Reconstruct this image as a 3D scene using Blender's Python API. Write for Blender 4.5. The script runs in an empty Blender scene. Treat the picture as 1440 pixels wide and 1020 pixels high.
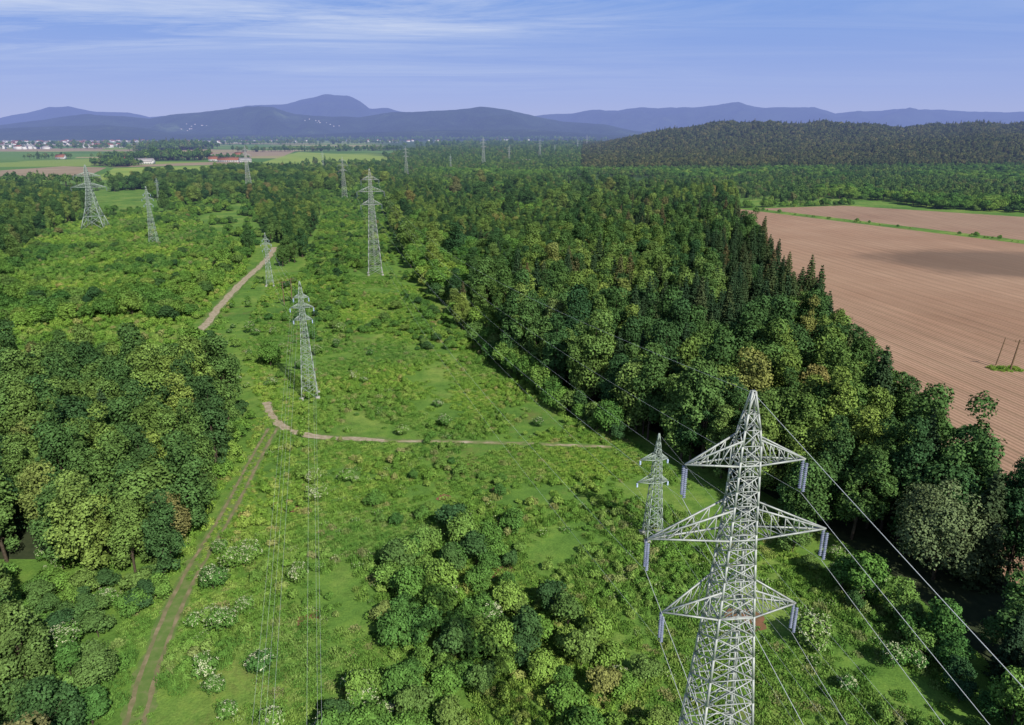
import bpy, math, random
import numpy as np
from mathutils import Vector, noise as mnoise

random.seed(7)
RNG = np.random.default_rng(11)
scene = bpy.context.scene
H = 46.0                       # flying height of the drone above the plain
PITCH = math.radians(17.85)
SP, CP = math.sin(PITCH), math.cos(PITCH)

def P(px, py, h=0.0):
    """survey: ground position (metres) of a point at height h sighted in the photograph"""
    u, v = (px-720)/1000.0, (py-510)/1000.0
    t = (H-h)/(SP+v*CP)
    return (t*u, t*(CP-v*SP))

# ------------------------------------------------------------------ materials
def new_mat(name):
    m = bpy.data.materials.new(name); m.use_nodes = True
    m.cycles.emission_sampling = 'NONE'
    nt = m.node_tree; nt.nodes.clear()
    return m, nt
def N(nt, typ, **kw):
    n = nt.nodes.new(typ)
    for k, v in kw.items(): setattr(n, k, v)
    return n
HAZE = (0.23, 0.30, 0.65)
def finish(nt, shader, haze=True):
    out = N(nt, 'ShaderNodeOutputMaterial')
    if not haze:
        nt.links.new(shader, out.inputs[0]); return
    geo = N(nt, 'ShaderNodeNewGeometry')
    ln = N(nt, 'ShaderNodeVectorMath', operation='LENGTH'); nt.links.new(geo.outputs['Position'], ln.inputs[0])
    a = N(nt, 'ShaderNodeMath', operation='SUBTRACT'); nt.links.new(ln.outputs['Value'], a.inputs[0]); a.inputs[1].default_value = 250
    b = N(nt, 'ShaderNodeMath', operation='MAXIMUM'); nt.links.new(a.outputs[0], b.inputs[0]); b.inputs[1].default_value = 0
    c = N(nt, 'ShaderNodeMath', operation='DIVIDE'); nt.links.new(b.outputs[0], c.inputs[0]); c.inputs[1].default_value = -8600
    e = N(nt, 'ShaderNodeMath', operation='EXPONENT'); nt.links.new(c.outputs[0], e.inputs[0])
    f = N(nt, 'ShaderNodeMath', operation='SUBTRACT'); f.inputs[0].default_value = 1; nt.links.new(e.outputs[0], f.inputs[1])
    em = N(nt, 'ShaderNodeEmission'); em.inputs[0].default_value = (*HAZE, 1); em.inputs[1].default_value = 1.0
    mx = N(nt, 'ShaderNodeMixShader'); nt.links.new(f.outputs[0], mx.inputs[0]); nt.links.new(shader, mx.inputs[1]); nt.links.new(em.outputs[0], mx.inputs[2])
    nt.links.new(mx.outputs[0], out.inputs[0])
def pos(nt):
    return N(nt, 'ShaderNodeNewGeometry').outputs['Position']
def noise_tex(nt, scale, detail=4, rough=0.6, vec=None, dist=0.0):
    n = N(nt, 'ShaderNodeTexNoise'); n.inputs['Scale'].default_value = scale
    n.inputs['Detail'].default_value = detail; n.inputs['Roughness'].default_value = rough
    n.inputs['Distortion'].default_value = dist
    nt.links.new(vec if vec is not None else pos(nt), n.inputs['Vector'])
    return n.outputs['Fac']
def ramp(nt, fac, stops, interp='LINEAR'):
    r = N(nt, 'ShaderNodeValToRGB'); r.color_ramp.interpolation = interp
    el = r.color_ramp.elements
    while len(el) < len(stops): el.new(0.5)
    for e, (p, c) in zip(el, stops):
        e.position = p; e.color = (*c, 1) if len(c) == 3 else c
    nt.links.new(fac, r.inputs[0]); return r.outputs[0]
def mixc(nt, fac, a, b, mode='MIX'):
    m = N(nt, 'ShaderNodeMix', data_type='RGBA', blend_type=mode)
    for s, val in ((m.inputs[0], fac), (m.inputs[6], a), (m.inputs[7], b)):
        if isinstance(val, (int, float)): s.default_value = val
        elif isinstance(val, tuple): s.default_value = (*val, 1)
        else: nt.links.new(val, s)
    return m.outputs[2]
def bump(nt, h, strength, dist):
    b = N(nt, 'ShaderNodeBump'); b.inputs['Strength'].default_value = strength; b.inputs['Distance'].default_value = dist
    nt.links.new(h, b.inputs['Height']); return b.outputs[0]
def principled(nt, col, rough=0.9, metal=0.0, normal=None, spec=0.2):
    p = N(nt, 'ShaderNodeBsdfPrincipled')
    if isinstance(col, tuple): p.inputs['Base Color'].default_value = (*col, 1)
    else: nt.links.new(col, p.inputs['Base Color'])
    p.inputs['Roughness'].default_value = rough; p.inputs['Metallic'].default_value = metal
    p.inputs['Specular IOR Level'].default_value = spec
    if normal is not None: nt.links.new(normal, p.inputs['Normal'])
    return p.outputs[0]

def leaf_mat(name, stops, gain=1.0, lo=0.55, hi=1.5):
    """stops: colour range picked per plant; per-leaf tint from attribute"""
    m, nt = new_mat(name)
    oi = N(nt, 'ShaderNodeObjectInfo')
    base = ramp(nt, oi.outputs['Random'], [(p, tuple(x*gain for x in c)) for p, c in stops])
    at = N(nt, 'ShaderNodeAttribute', attribute_name='tint')
    br = N(nt, 'ShaderNodeMapRange'); nt.links.new(at.outputs['Fac'], br.inputs[0])
    br.inputs[3].default_value = lo; br.inputs[4].default_value = hi
    vm = N(nt, 'ShaderNodeVectorMath', operation='SCALE'); nt.links.new(base, vm.inputs[0]); nt.links.new(br.outputs[0], vm.inputs['Scale'])
    big = noise_tex(nt, 0.03, 1)
    var = ramp(nt, big, [(0.35, (0.78, 0.85, 0.9)), (0.65, (1.25, 1.14, 0.95))])
    col2 = mixc(nt, 1.0, vm.outputs[0], var, 'MULTIPLY')
    d = N(nt, 'ShaderNodeBsdfDiffuse'); nt.links.new(col2, d.inputs[0])
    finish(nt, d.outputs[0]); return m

M_LEAF = leaf_mat('broadleaf_foliage', [(0.0, (0.040, 0.090, 0.036)), (0.3, (0.062, 0.130, 0.042)), (0.55, (0.094, 0.170, 0.048)), (0.8, (0.128, 0.208, 0.054)), (0.95, (0.165, 0.240, 0.062)), (1.0, (0.17, 0.16, 0.07))], 1.10)
M_YOUNG = leaf_mat('young_foliage', [(0.0, (0.068, 0.155, 0.040)), (0.5, (0.104, 0.212, 0.044)), (1.0, (0.165, 0.27, 0.060))], 1.12)
M_SPRUCE = leaf_mat('spruce_needles', [(0.0, (0.030, 0.062, 0.034)), (0.6, (0.046, 0.084, 0.038)), (0.85, (0.070, 0.098, 0.044)), (1.0, (0.12, 0.10, 0.055))], 1.05)
M_WILLOW = leaf_mat('willow_foliage', [(0.0, (0.14, 0.19, 0.085)), (1.0, (0.16, 0.21, 0.095))])
M_GRASS = leaf_mat('meadow_blades', [(0.0, (0.105, 0.220, 0.042)), (0.5, (0.155, 0.285, 0.052)), (0.9, (0.22, 0.33, 0.075)), (1.0, (0.26, 0.27, 0.11))], 1.07, 0.65, 1.35)
M_FARF = leaf_mat('far_wood_foliage', [(0.0, (0.050, 0.102, 0.036)), (0.45, (0.074, 0.145, 0.040)), (0.85, (0.120, 0.198, 0.050)), (1.0, (0.12, 0.14, 0.06))], 1.10)
M_HILLF = leaf_mat('hill_wood_foliage', [(0.0, (0.058, 0.083, 0.034)), (0.5, (0.090, 0.116, 0.042)), (1.0, (0.14, 0.145, 0.062))], 1.05)
def simple(name, stops, scale=3.0, rough=0.9, metal=0.0, spec=0.2, haze=True):
    m, nt = new_mat(name)
    finish(nt, principled(nt, ramp(nt, noise_tex(nt, scale, 4), stops), rough, metal, None, spec), haze); return m
M_BARK = simple('bark', [(0.3, (0.05, 0.036, 0.025)), (0.7, (0.12, 0.095, 0.07))], 5)
M_FLOWER = simple('cream_flower', [(0.3, (0.46, 0.52, 0.28)), (0.7, (0.66, 0.67, 0.45))], 4)
M_STEEL = simple('galvanised_steel', [(0.3, (0.30, 0.32, 0.31)), (0.7, (0.54, 0.56, 0.52))], 2.5, 0.55, 0.15, 0.4)
M_STEELG = simple('weathered_green_steel', [(0.3, (0.26, 0.33, 0.27)), (0.7, (0.42, 0.48, 0.42))], 2.5, 0.6, 0.1, 0.4)
M_INSUL = simple('glazed_insulator', [(0.3, (0.14, 0.16, 0.24)), (0.7, (0.26, 0.29, 0.38))], 4, 0.2, 0, 0.6)
M_INSULB = simple('pale_blue_insulator', [(0.3, (0.45, 0.58, 0.80)), (0.7, (0.7, 0.78, 0.88))], 4, 0.2, 0, 0.6)
M_WIRE = simple('aluminium_conductor', [(0.3, (0.60, 0.62, 0.62)), (0.7, (0.75, 0.76, 0.76))], 1, 0.5, 0.0, 0.5)
M_WOOD = simple('weathered_pole_wood', [(0.3, (0.13, 0.085, 0.05)), (0.7, (0.24, 0.17, 0.10))], 6)
M_CONC = simple('concrete', [(0.3, (0.30, 0.29, 0.27)), (0.7, (0.42, 0.41, 0.38))], 6)

# ------------------------------------------------------------------ mesh helpers
def quad_mesh(name, V, F, mats, midx=None, tint=None, smooth=False):
    V = np.asarray(V, dtype=np.float32); F = np.asarray(F, dtype=np.int32)
    me = bpy.data.meshes.new(name)
    me.vertices.add(len(V)); me.vertices.foreach_set('co', V.ravel())
    me.loops.add(F.size); me.polygons.add(len(F))
    me.loops.foreach_set('vertex_index', F.ravel())
    me.polygons.foreach_set('loop_start', np.arange(0, F.size, F.shape[1], dtype=np.int32))
    for m in mats: me.materials.append(m)
    if midx is not None: me.polygons.foreach_set('material_index', np.asarray(midx, dtype=np.int32))
    if smooth: me.polygons.foreach_set('use_smooth', np.ones(len(F), dtype=bool))
    if tint is not None:
        a = me.attributes.new('tint', 'FLOAT', 'FACE'); a.data.foreach_set('value', np.asarray(tint, dtype=np.float32))
    me.update(calc_edges=True)
    return me
def add_obj(name, data, loc=(0, 0, 0), rz=0.0, scale=1.0, parent=None):
    o = bpy.data.objects.new(name, data); scene.collection.objects.link(o)
    o.location = loc; o.rotation_euler = (0, 0, rz)
    o.scale = (scale,)*3 if isinstance(scale, (int, float)) else scale
    if parent: o.parent = parent
    return o
def unit(a): return a/np.maximum(np.linalg.norm(a, axis=1, keepdims=True), 1e-6)
def leaf_quads(c, n, size, rng, aspect=0.75):
    n = unit(n); r = unit(rng.normal(size=c.shape))
    t = unit(np.cross(n, r)); b = np.cross(n, t)
    s = size[:, None]
    bend = n*s*0.18
    v = np.stack([c-t*s*0.5-bend, c-b*s*0.5*aspect, c+t*s*0.5-bend, c+b*s*0.5*aspect+bend*0.6], axis=1)
    return v.reshape(-1, 3)
def cone_quads(p0, p1, r0, r1, n=6):
    p0, p1 = np.array(p0, float), np.array(p1, float); d = p1-p0; d /= np.linalg.norm(d)
    a = np.array([0, 0, 1.0]) if abs(d[2]) < 0.9 else np.array([1.0, 0, 0])
    t = np.cross(d, a); t /= np.linalg.norm(t); b = np.cross(d, t)
    th = np.linspace(0, 2*np.pi, n, endpoint=False)
    ring = np.cos(th)[:, None]*t+np.sin(th)[:, None]*b
    V = np.vstack([p0+ring*r0, p1+ring*r1])
    F = [[i, (i+1) % n, n+(i+1) % n, n+i] for i in range(n)]
    return V, np.array(F)
class Build:
    def __init__(s): s.V, s.F, s.M, s.T, s.n = [], [], [], [], 0
    def add(s, V, F, m=0, tint=None):
        s.V.append(V); s.F.append(np.asarray(F)+s.n); s.n += len(V)
        s.M.append(np.full(len(F), m)); s.T.append(np.full(len(F), 0.5) if tint is None else tint)
    def leaves(s, c, nrm, size, rng, m=0, tint=None, aspect=0.75):
        V = leaf_quads(c, nrm, size, rng, aspect); s.add(V, np.arange(len(V)).reshape(-1, 4), m, tint)
    def mesh(s, name, mats):
        return quad_mesh(name, np.vstack(s.V), np.vstack(s.F), mats, np.concatenate(s.M), np.concatenate(s.T))

def broadleaf(name, seed, h, cr, cb, nl, nleaf, ls, mat, lobe=(0.30, 0.5), flower=0, trunk=0.22, low=-0.3):
    rng = np.random.default_rng(seed); B = Build()
    hz = (h-cb)/2; cz = cb+hz
    d = unit(rng.normal(size=(nl, 3)))
    d[:, 2] = np.where(d[:, 2] < low, -d[:, 2]*0.5, d[:, 2])
    lr = cr*rng.uniform(lobe[0], lobe[1], nl)
    rad = rng.uniform(0.35, 1.0, nl)**0.6
    wz = 1.0-0.38*np.clip(d[:, 2]*rad, 0, 1)
    C = np.stack([d[:, 0]*rad*(cr-lr*0.7)*wz, d[:, 1]*rad*(cr-lr*0.7)*wz, cz+d[:, 2]*rad*(hz-lr*0.6)], 1)
    C[:, 0] += rng.normal(0, cr*0.08); C[:, 1] += rng.normal(0, cr*0.08)
    w = lr**2/np.sum(lr**2)
    k = rng.choice(nl, nleaf, p=w)
    dd = unit(rng.normal(size=(nleaf, 3))); dd[:, 2] = np.where((dd[:, 2] < -0.2) & (rng.random(nleaf) < 0.6), -dd[:, 2], dd[:, 2])
    kn = 1+0.18*np.sin(dd[:, 0]*7+k)*np.sin(dd[:, 1]*6+2*k)+0.12*np.sin(dd[:, 2]*11+k*3)
    rr = lr[k]*kn*(1.14-0.40*rng.random(nleaf)**1.7)
    pos_ = C[k]+dd*rr[:, None]*np.array([1, 1, 1.1])
    keep = np.ones(nleaf, bool)
    for i in range(nl):
        q = np.linalg.norm(pos_-C[i], axis=1) < lr[i]*0.62
        keep &= ~(q & (k != i))
    keep &= pos_[:, 2] > 0.15
    pos_, dd, k = pos_[keep], dd[keep], k[keep]; n = len(pos_)
    lt = rng.uniform(0.2, 0.8, nl)
    tint = np.clip(lt[k]+rng.normal(0, 0.17, n), 0, 1)
    B.leaves(pos_, dd+rng.normal(0, 0.45, (n, 3))+np.array([0, 0, 0.3]), ls*rng.uniform(0.7, 1.35, n), rng, 0, tint)
    if flower:
        up = np.where(dd[:, 2] > 0.15)[0]; ce = rng.choice(up, flower)
        rep = np.repeat(ce, 5)
        fp = pos_[rep]+rng.normal(0, 0.10, (len(rep), 3))+dd[rep]*0.10
        B.leaves(fp, np.tile([0, 0, 1.0], (len(rep), 1))+dd[rep]*0.5+rng.normal(0, .2, (len(rep), 3)), rng.uniform(0.10, 0.20, len(rep)), rng, 2)
    V, F = cone_quads((0, 0, -0.3), (C[:, 0].mean()*0.5, C[:, 1].mean()*0.5, cz), trunk, trunk*0.45, 7); B.add(V, F, 1)
    for i in range(min(nl, 12)):
        z0 = cb*0.7+rng.random()*(cz-cb*0.7)
        V, F = cone_quads((0, 0, z0), C[i], trunk*0.4, trunk*0.1, 5); B.add(V, F, 1)
    return B.mesh(name, [mat, M_BARK, M_FLOWER])

def spruce(name, seed, h, R, nleaf, ls, mat=None):
    rng = np.random.default_rng(seed); B = Build()
    levels = int(h/0.55)
    t = 1-np.sqrt(rng.random(nleaf)); t = 0.05+0.95*t
    lev = np.floor(t*levels); tl = (lev+0.5)/levels
    tl = np.minimum(tl, 0.999)
    rmax = R*(1-tl)**0.72*(0.82+0.36*rng.random(levels+2)[lev.astype(int)])+0.14
    nb = 9
    b = rng.integers(0, nb, nleaf); off = rng.random(levels+2)*6.28
    blen = rng.uniform(0.7, 1.1, (levels+2, nb))[lev.astype(int), b]
    u = rng.random(nleaf)**0.62
    r = rmax*blen*u
    th = off[lev.astype(int)]+b*2*np.pi/nb+rng.normal(0, 0.16, nleaf)*(1.25-u*0.6)
    z = tl*h-0.28*r+rng.normal(0, 0.10, nleaf)+0.1*(r/np.maximum(rmax, .1))**2
    p = np.stack([r*np.cos(th), r*np.sin(th), z], 1)
    nrm = np.stack([np.cos(th)*0.55, np.sin(th)*0.55, np.full(nleaf, 0.8)], 1)+rng.normal(0, 0.38, (nleaf, 3))
    tint = np.clip(0.35+0.3*u+rng.normal(0, 0.15, nleaf), 0, 1)
    B.leaves(p, nrm, ls*rng.uniform(0.7, 1.3, nleaf), rng, 0, tint, 0.55)
    V, F = cone_quads((0, 0, -0.3), (0, 0, h*0.98), 0.2, 0.03, 7); B.add(V, F, 1)
    return B.mesh(name, [mat or M_SPRUCE, M_BARK])

def tuft(name, seed, n, rad, h, mat, flowers=0):
    rng = np.random.default_rng(seed); B = Build()
    a = rng.random(n)*6.28; r = rad*np.sqrt(rng.random(n))
    hh = h*rng.uniform(0.4, 1.0, n)*(1-0.4*(r/rad)**2)
    lean = rng.normal(0, 0.25, (n, 2))
    base = np.stack([r*np.cos(a), r*np.sin(a), np.zeros(n)], 1)
    top = base+np.stack([lean[:, 0]*hh, lean[:, 1]*hh, hh], 1)
    s = np.stack([np.cos(a+1.3), np.sin(a+1.3), np.zeros(n)], 1)*rng.uniform(0.03, 0.07, n)[:, None]
    mid = (base*0.45+top*0.55)
    V = np.stack([base, mid+s, top, mid-s], 1).reshape(-1, 3)
    B.add(V, np.arange(len(V)).reshape(-1, 4), 0, np.clip(rng.normal(0.5, 0.2, n), 0, 1))
    m = n//2
    p = base[:m].copy(); p[:, 2] = hh[:m]*rng.uniform(0.4, 0.95, m)
    B.leaves(p, rng.normal(0, 0.5, (m, 3))+np.array([0, 0, 1.0]), rng.uniform(0.10, 0.22, m), rng, 0, np.clip(rng.normal(0.5, 0.2, m), 0, 1))
    if flowers:
        p = top[:flowers]; B.leaves(p, np.tile([0, 0, 1.0], (flowers, 1))+rng.normal(0, .2, (flowers, 3)), rng.uniform(0.07, 0.15, flowers), rng, 1)
    return B.mesh(name, [mat, M_FLOWER])

# ------------------------------------------------------------------ plant models (each one also stands in the scene)
SRC = {}
def source(key, name, mesh, xy, z=0, s=1.0): SRC[key] = add_obj(name, mesh, (xy[0], xy[1], z), 0.7, s)
source('b0', 'beech_tree', broadleaf('beech', 1, 16, 3.6, 0.4, 44, 10500, 0.34, M_LEAF, (0.20, 0.40), low=-0.85), (-46, 75), 0, 0.85)
source('b1', 'oak_tree', broadleaf('oak', 2, 14, 4.2, 0.6, 48, 11000, 0.36, M_LEAF, (0.18, 0.38), low=-0.85), (20, 106))
source('b2', 'alder_tree', broadleaf('alder', 3, 15, 2.8, 0.3, 36, 8500, 0.32, M_LEAF, (0.24, 0.44), low=-0.85), (8, 124))
source('b3', 'hornbeam_tree', broadleaf('hornbeam', 4, 12.5, 3.3, 0.3, 36, 9000, 0.32, M_LEAF, (0.22, 0.42), low=-0.85), (-48, 88))
source('b4', 'ash_tree', broadleaf('ash', 5, 17, 3.2, 1.2, 34, 8500, 0.36, M_LEAF, (0.22, 0.48), low=-0.85), (0, 140))
source('b5', 'lime_tree', broadleaf('lime', 6, 15, 3.5, 0.3, 60, 10500, 0.32, M_LEAF, (0.14, 0.30), low=-0.85), (-43, 96), 0, 0.9)
source('b6', 'aspen_tree', broadleaf('aspen', 7, 16.5, 2.5, 0.8, 30, 7500, 0.31, M_LEAF, (0.22, 0.5), low=-0.85), (12, 117), 0, 0.95)
source('s0', 'spruce_tree', spruce('spruce_a', 21, 16, 3.3, 9000, 0.44), (48.5, 76))
source('s1', 'spruce_tree', spruce('spruce_b', 22, 13.5, 3.0, 7500, 0.42), (50, 66))
source('s2', 'spruce_tree', spruce('spruce_c', 23, 17.5, 3.5, 9500, 0.46), (53, 96))
source('w0', 'willow_tree', broadleaf('willow', 31, 12, 5.0, 0.8, 48, 15000, 0.25, M_WILLOW, (0.16, 0.32), low=-0.8), P(1312, 815))
source('y0', 'birch_sapling', broadleaf('young_a', 41, 7, 2.0, 0.3, 20, 4200, 0.28, M_YOUNG, (0.24, 0.48), trunk=0.09, low=-0.7), P(1212, 850))
source('y1', 'hazel_tree', broadleaf('young_b', 42, 5.6, 2.4, 0.2, 22, 4200, 0.28, M_YOUNG, (0.22, 0.44), trunk=0.09, low=-0.6), (-50, 140))
source('u0', 'hazel_bush', broadleaf('bush_a', 51, 3.4, 2.0, 0.1, 18, 3400, 0.24, M_YOUNG, (0.22, 0.44), trunk=0.05, low=-0.5), P(560, 905))
source('u1', 'alder_bush', broadleaf('bush_b', 52, 2.7, 1.7, 0.1, 16, 2700, 0.22, M_YOUNG, (0.24, 0.46), trunk=0.05, low=-0.5), P(720, 745))
source('u2', 'willow_bush', broadleaf('bush_c', 53, 4.2, 1.9, 0.1, 20, 3800, 0.24, M_LEAF, (0.22, 0.44), trunk=0.06, low=-0.6), P(640, 930))
source('e0', 'elder_bush', broadleaf('elder_a', 61, 3.0, 1.9, 0.1, 16, 3200, 0.24, M_YOUNG, (0.26, 0.48), 85, 0.05), P(1140, 905))
source('e1', 'elder_bush', broadleaf('elder_b', 62, 2.2, 1.5, 0.1, 13, 2300, 0.22, M_YOUNG, (0.28, 0.5), 65, 0.05), P(352, 790))
source('g0', 'grass_tuft', tuft('tuft_a', 71, 110, 0.75, 0.55, M_GRASS), P(500, 700))
source('g1', 'grass_tuft', tuft('tuft_b', 72, 130, 0.9, 0.8, M_GRASS), P(400, 760))
source('g2', 'nettle_clump', broadleaf('herb', 73, 1.1, 0.8, 0.0, 12, 600, 0.17, M_GRASS, (0.3, 0.5), trunk=0.01), P(560, 700))
source('g3', 'cow_parsley', tuft('tuft_d', 74, 120, 0.7, 0.8, M_GRASS, 22), P(420, 800))
source('f0', 'alder_tree', broadleaf('far_a', 81, 12, 3.9, 1.0, 14, 700, 1.05, M_FARF, (0.3, 0.55)), (60, 700))
source('f1', 'spruce_tree', spruce('far_b', 82, 15, 3.3, 650, 1.05, M_FARF), (70, 720))
source('f2', 'oak_tree', broadleaf('far_c', 83, 10, 4.3, 0.5, 14, 700, 1.1, M_FARF, (0.3, 0.55)), (90, 710))
def hillz(x, y):
    x = np.asarray(x, float); y = np.asarray(y, float)
    a = x/np.maximum(y, 50)
    m = np.clip((a-0.088)/0.16, 0, 1); m = m*m*(3-2*m)
    g = np.exp(-((y-1950)/520)**2)
    g2 = 0.30*np.exp(-((y-1250)/230)**2)*np.clip((a-0.33)/0.3, 0, 1)
    w = 1+0.09*np.sin(a*19+1)+0.06*np.sin(a*43+y*0.004)+0.04*np.sin(a*90+2)
    return 55*m*g*w+64*g2
source('h0', 'alder_tree', broadleaf('hill_a', 84, 13, 4.4, 0.5, 14, 700, 1.15, M_HILLF, (0.3, 0.55)), (500, 1700), float(hillz(500, 1700)))
source('h1', 'spruce_tree', spruce('hill_b', 85, 15, 3.8, 650, 1.2, M_HILLF), (600, 1720), float(hillz(600, 1720)))

# ------------------------------------------------------------------ scattering
def inpoly(x, y, poly):
    r = np.zeros(len(x), bool); n = len(poly)
    for i in range(n):
        x0, y0 = poly[i]; x1, y1 = poly[(i+1) % n]
        if y0 == y1: continue
        c = ((y0 > y) != (y1 > y)) & (x < (x1-x0)*(y-y0)/(y1-y0)+x0); r ^= c
    return r
def fill(poly, sp, jit=0.42):
    p = np.array(poly); x0, y0 = p.min(0); x1, y1 = p.max(0)
    gx, gy = np.meshgrid(np.arange(x0, x1, sp), np.arange(y0, y1, sp*0.9))
    gx = gx+((np.arange(gx.shape[0]) % 2)*sp*0.5)[:, None]
    x = gx.ravel()+RNG.uniform(-jit, jit, gx.size)*sp; y = gy.ravel()+RNG.uniform(-jit, jit, gx.size)*sp
    k = inpoly(x, y, poly); return np.stack([x[k], y[k]], 1)
def nz(pts, scale, off=0.0):
    return np.array([mnoise.noise(Vector((a*scale+off, b*scale-off, off))) for a, b in pts])
class Scatter:
    def __init__(s, name): s.name = name; s.p = []; s.k = []; s.s = []; s.keys = []
    def add(s, pts, keys, probs, smin, smax=None, zvar=0.15, wide=1.0):
        n = len(pts)
        if n == 0: return
        for k in keys:
            if k not in s.keys: s.keys.append(k)
        pr = np.array(probs, float); pr /= pr.sum()
        ch = RNG.choice(len(keys), n, p=pr)
        s.k.append(np.array([s.keys.index(keys[c]) for c in ch]))
        sc = RNG.uniform(smin, smax, n) if np.isscalar(smin) else smin
        s.s.append(np.stack([sc*wide*RNG.uniform(0.92, 1.08, n), sc*wide*RNG.uniform(0.92, 1.08, n), sc*RNG.uniform(1-zvar, 1+zvar, n)], 1))
        s.p.append(np.stack([pts[:, 0], pts[:, 1], hillz(pts[:, 0], pts[:, 1])], 1))
    def build(s):
        p = np.vstack(s.p).astype(np.float32); k = np.concatenate(s.k).astype(np.int32); sc = np.vstack(s.s).astype(np.float32)
        n = len(p); rot = np.stack([RNG.normal(0, 0.03, n), RNG.normal(0, 0.03, n), RNG.uniform(0, 6.283, n)], 1).astype(np.float32)
        me = bpy.data.meshes.new(s.name+'_points'); me.vertices.add(n); me.vertices.foreach_set('co', p.ravel())
        me.attributes.new('kind', 'INT', 'POINT').data.foreach_set('value', k)
        me.attributes.new('rot', 'FLOAT_VECTOR', 'POINT').data.foreach_set('vector', rot.ravel())
        me.attributes.new('scl', 'FLOAT_VECTOR', 'POINT').data.foreach_set('vector', sc.ravel())
        ob = add_obj(s.name, me)
        ng = bpy.data.node_groups.new(s.name+'_nodes', 'GeometryNodeTree')
        ng.interface.new_socket('Geometry', in_out='INPUT', socket_type='NodeSocketGeometry')
        ng.interface.new_socket('Geometry', in_out='OUTPUT', socket_type='NodeSocketGeometry')
        gi = ng.nodes.new('NodeGroupInput'); go = ng.nodes.new('NodeGroupOutput'); jn = ng.nodes.new('GeometryNodeJoinGeometry')
        def named(nm, t):
            a = ng.nodes.new('GeometryNodeInputNamedAttribute'); a.data_type = t; a.inputs['Name'].default_value = nm
            return next(o for o in a.outputs if o.enabled and o.name == 'Attribute')
        kk, rr, ss = named('kind', 'INT'), named('rot', 'FLOAT_VECTOR'), named('scl', 'FLOAT_VECTOR')
        for i, key in enumerate(s.keys):
            oi = ng.nodes.new('GeometryNodeObjectInfo'); oi.transform_space = 'ORIGINAL'
            oi.inputs['Object'].default_value = SRC[key]; oi.inputs['As Instance'].default_value = True
            cp = ng.nodes.new('FunctionNodeCompare'); cp.data_type = 'INT'; cp.operation = 'EQUAL'
            ng.links.new(kk, cp.inputs[2]); cp.inputs[3].default_value = i
            ip = ng.nodes.new('GeometryNodeInstanceOnPoints')
            ng.links.new(gi.outputs[0], ip.inputs['Points']); ng.links.new(cp.outputs[0], ip.inputs['Selection'])
            ng.links.new(oi.outputs['Geometry'], ip.inputs['Instance']); ng.links.new(rr, ip.inputs['Rotation']); ng.links.new(ss, ip.inputs['Scale'])
            ng.links.new(ip.outputs[0], jn.inputs[0])
        ng.links.new(jn.outputs[0], go.inputs[0])
        md = ob.modifiers.new('scatter', 'NODES'); md.node_group = ng
        print(s.name, n)
        return ob
def away(pts, lines, d):
    """drop points closer than d to polylines"""
    keep = np.ones(len(pts), bool)
    for ln in lines:
        for (a, b) in zip(ln[:-1], ln[1:]):
            a = np.array(a); b = np.array(b); ab = b-a
            t = np.clip(((pts-a)@ab)/max(ab@ab, 1e-6), 0, 1)
            keep &= np.linalg.norm(pts-(a+t[:, None]*ab), axis=1) > d
    return pts[keep]

# pylon sites (position, height, kind)
SITES = []
for (px, py, top, k) in [(135, 322, 232, 'D'), (217, 343, 262, 'B'), (351, 270, 205, 'A'), (224, 282, 250, 'B'), (572, 250, 206, 'A'), (634, 243, 217, 'B'), (680, 235, 193, 'A'), (716, 231, 205, 'A'), (759, 226, 196, 'A'), (812, 214, 196, 'A'), (455, 240, 212, 'B'), (780, 218, 203, 'B'), (825, 211, 190, 'A')]:
    x, y = P(px, py); v = (top-510)/1000; drop = y*(SP+v*CP)/(CP-v*SP)
    SITES.append((x, y, H-drop, k))
CLEAR = [(s[0], s[1]) for s in SITES if s[1] < 700]+[P(528, 386), P(485, 280), P(380, 402)]
def wayleave(pts, r=8.0):
    k = np.ones(len(pts), bool)
    for cx, cy in CLEAR:
        L = math.hypot(cx, cy); ux, uy = cx/L, cy/L
        rad = r+cy*0.012; reach = 10+cy*0.05
        dx_, dy_ = pts[:, 0]-cx, pts[:, 1]-cy
        al = -(dx_*ux+dy_*uy); ac = np.abs(-dx_*uy+dy_*ux)
        k &= ~((al > -rad) & (al < reach) & (ac < rad))
    return pts[k]

# tracks
TR_A = [P(150, 1120), P(190, 1015), P(215, 930), P(262, 820), P(320, 722), P(362, 640), P(384, 602)]
TR_B = [P(375, 566), P(379, 578), P(388, 592), P(408, 606), P(450, 615), P(540, 620), P(600, 621), P(660, 622), P(760, 625), P(860, 629)]
TR_C = [P(280, 466), P(292, 454), P(312, 428), P(340, 398), P(362, 378), P(378, 362), P(386, 348)]
TRACKS = [TR_A, TR_B, TR_C]

BROAD = ['b0', 'b1', 'b2', 'b3', 'b4', 'b5', 'b6']
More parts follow.
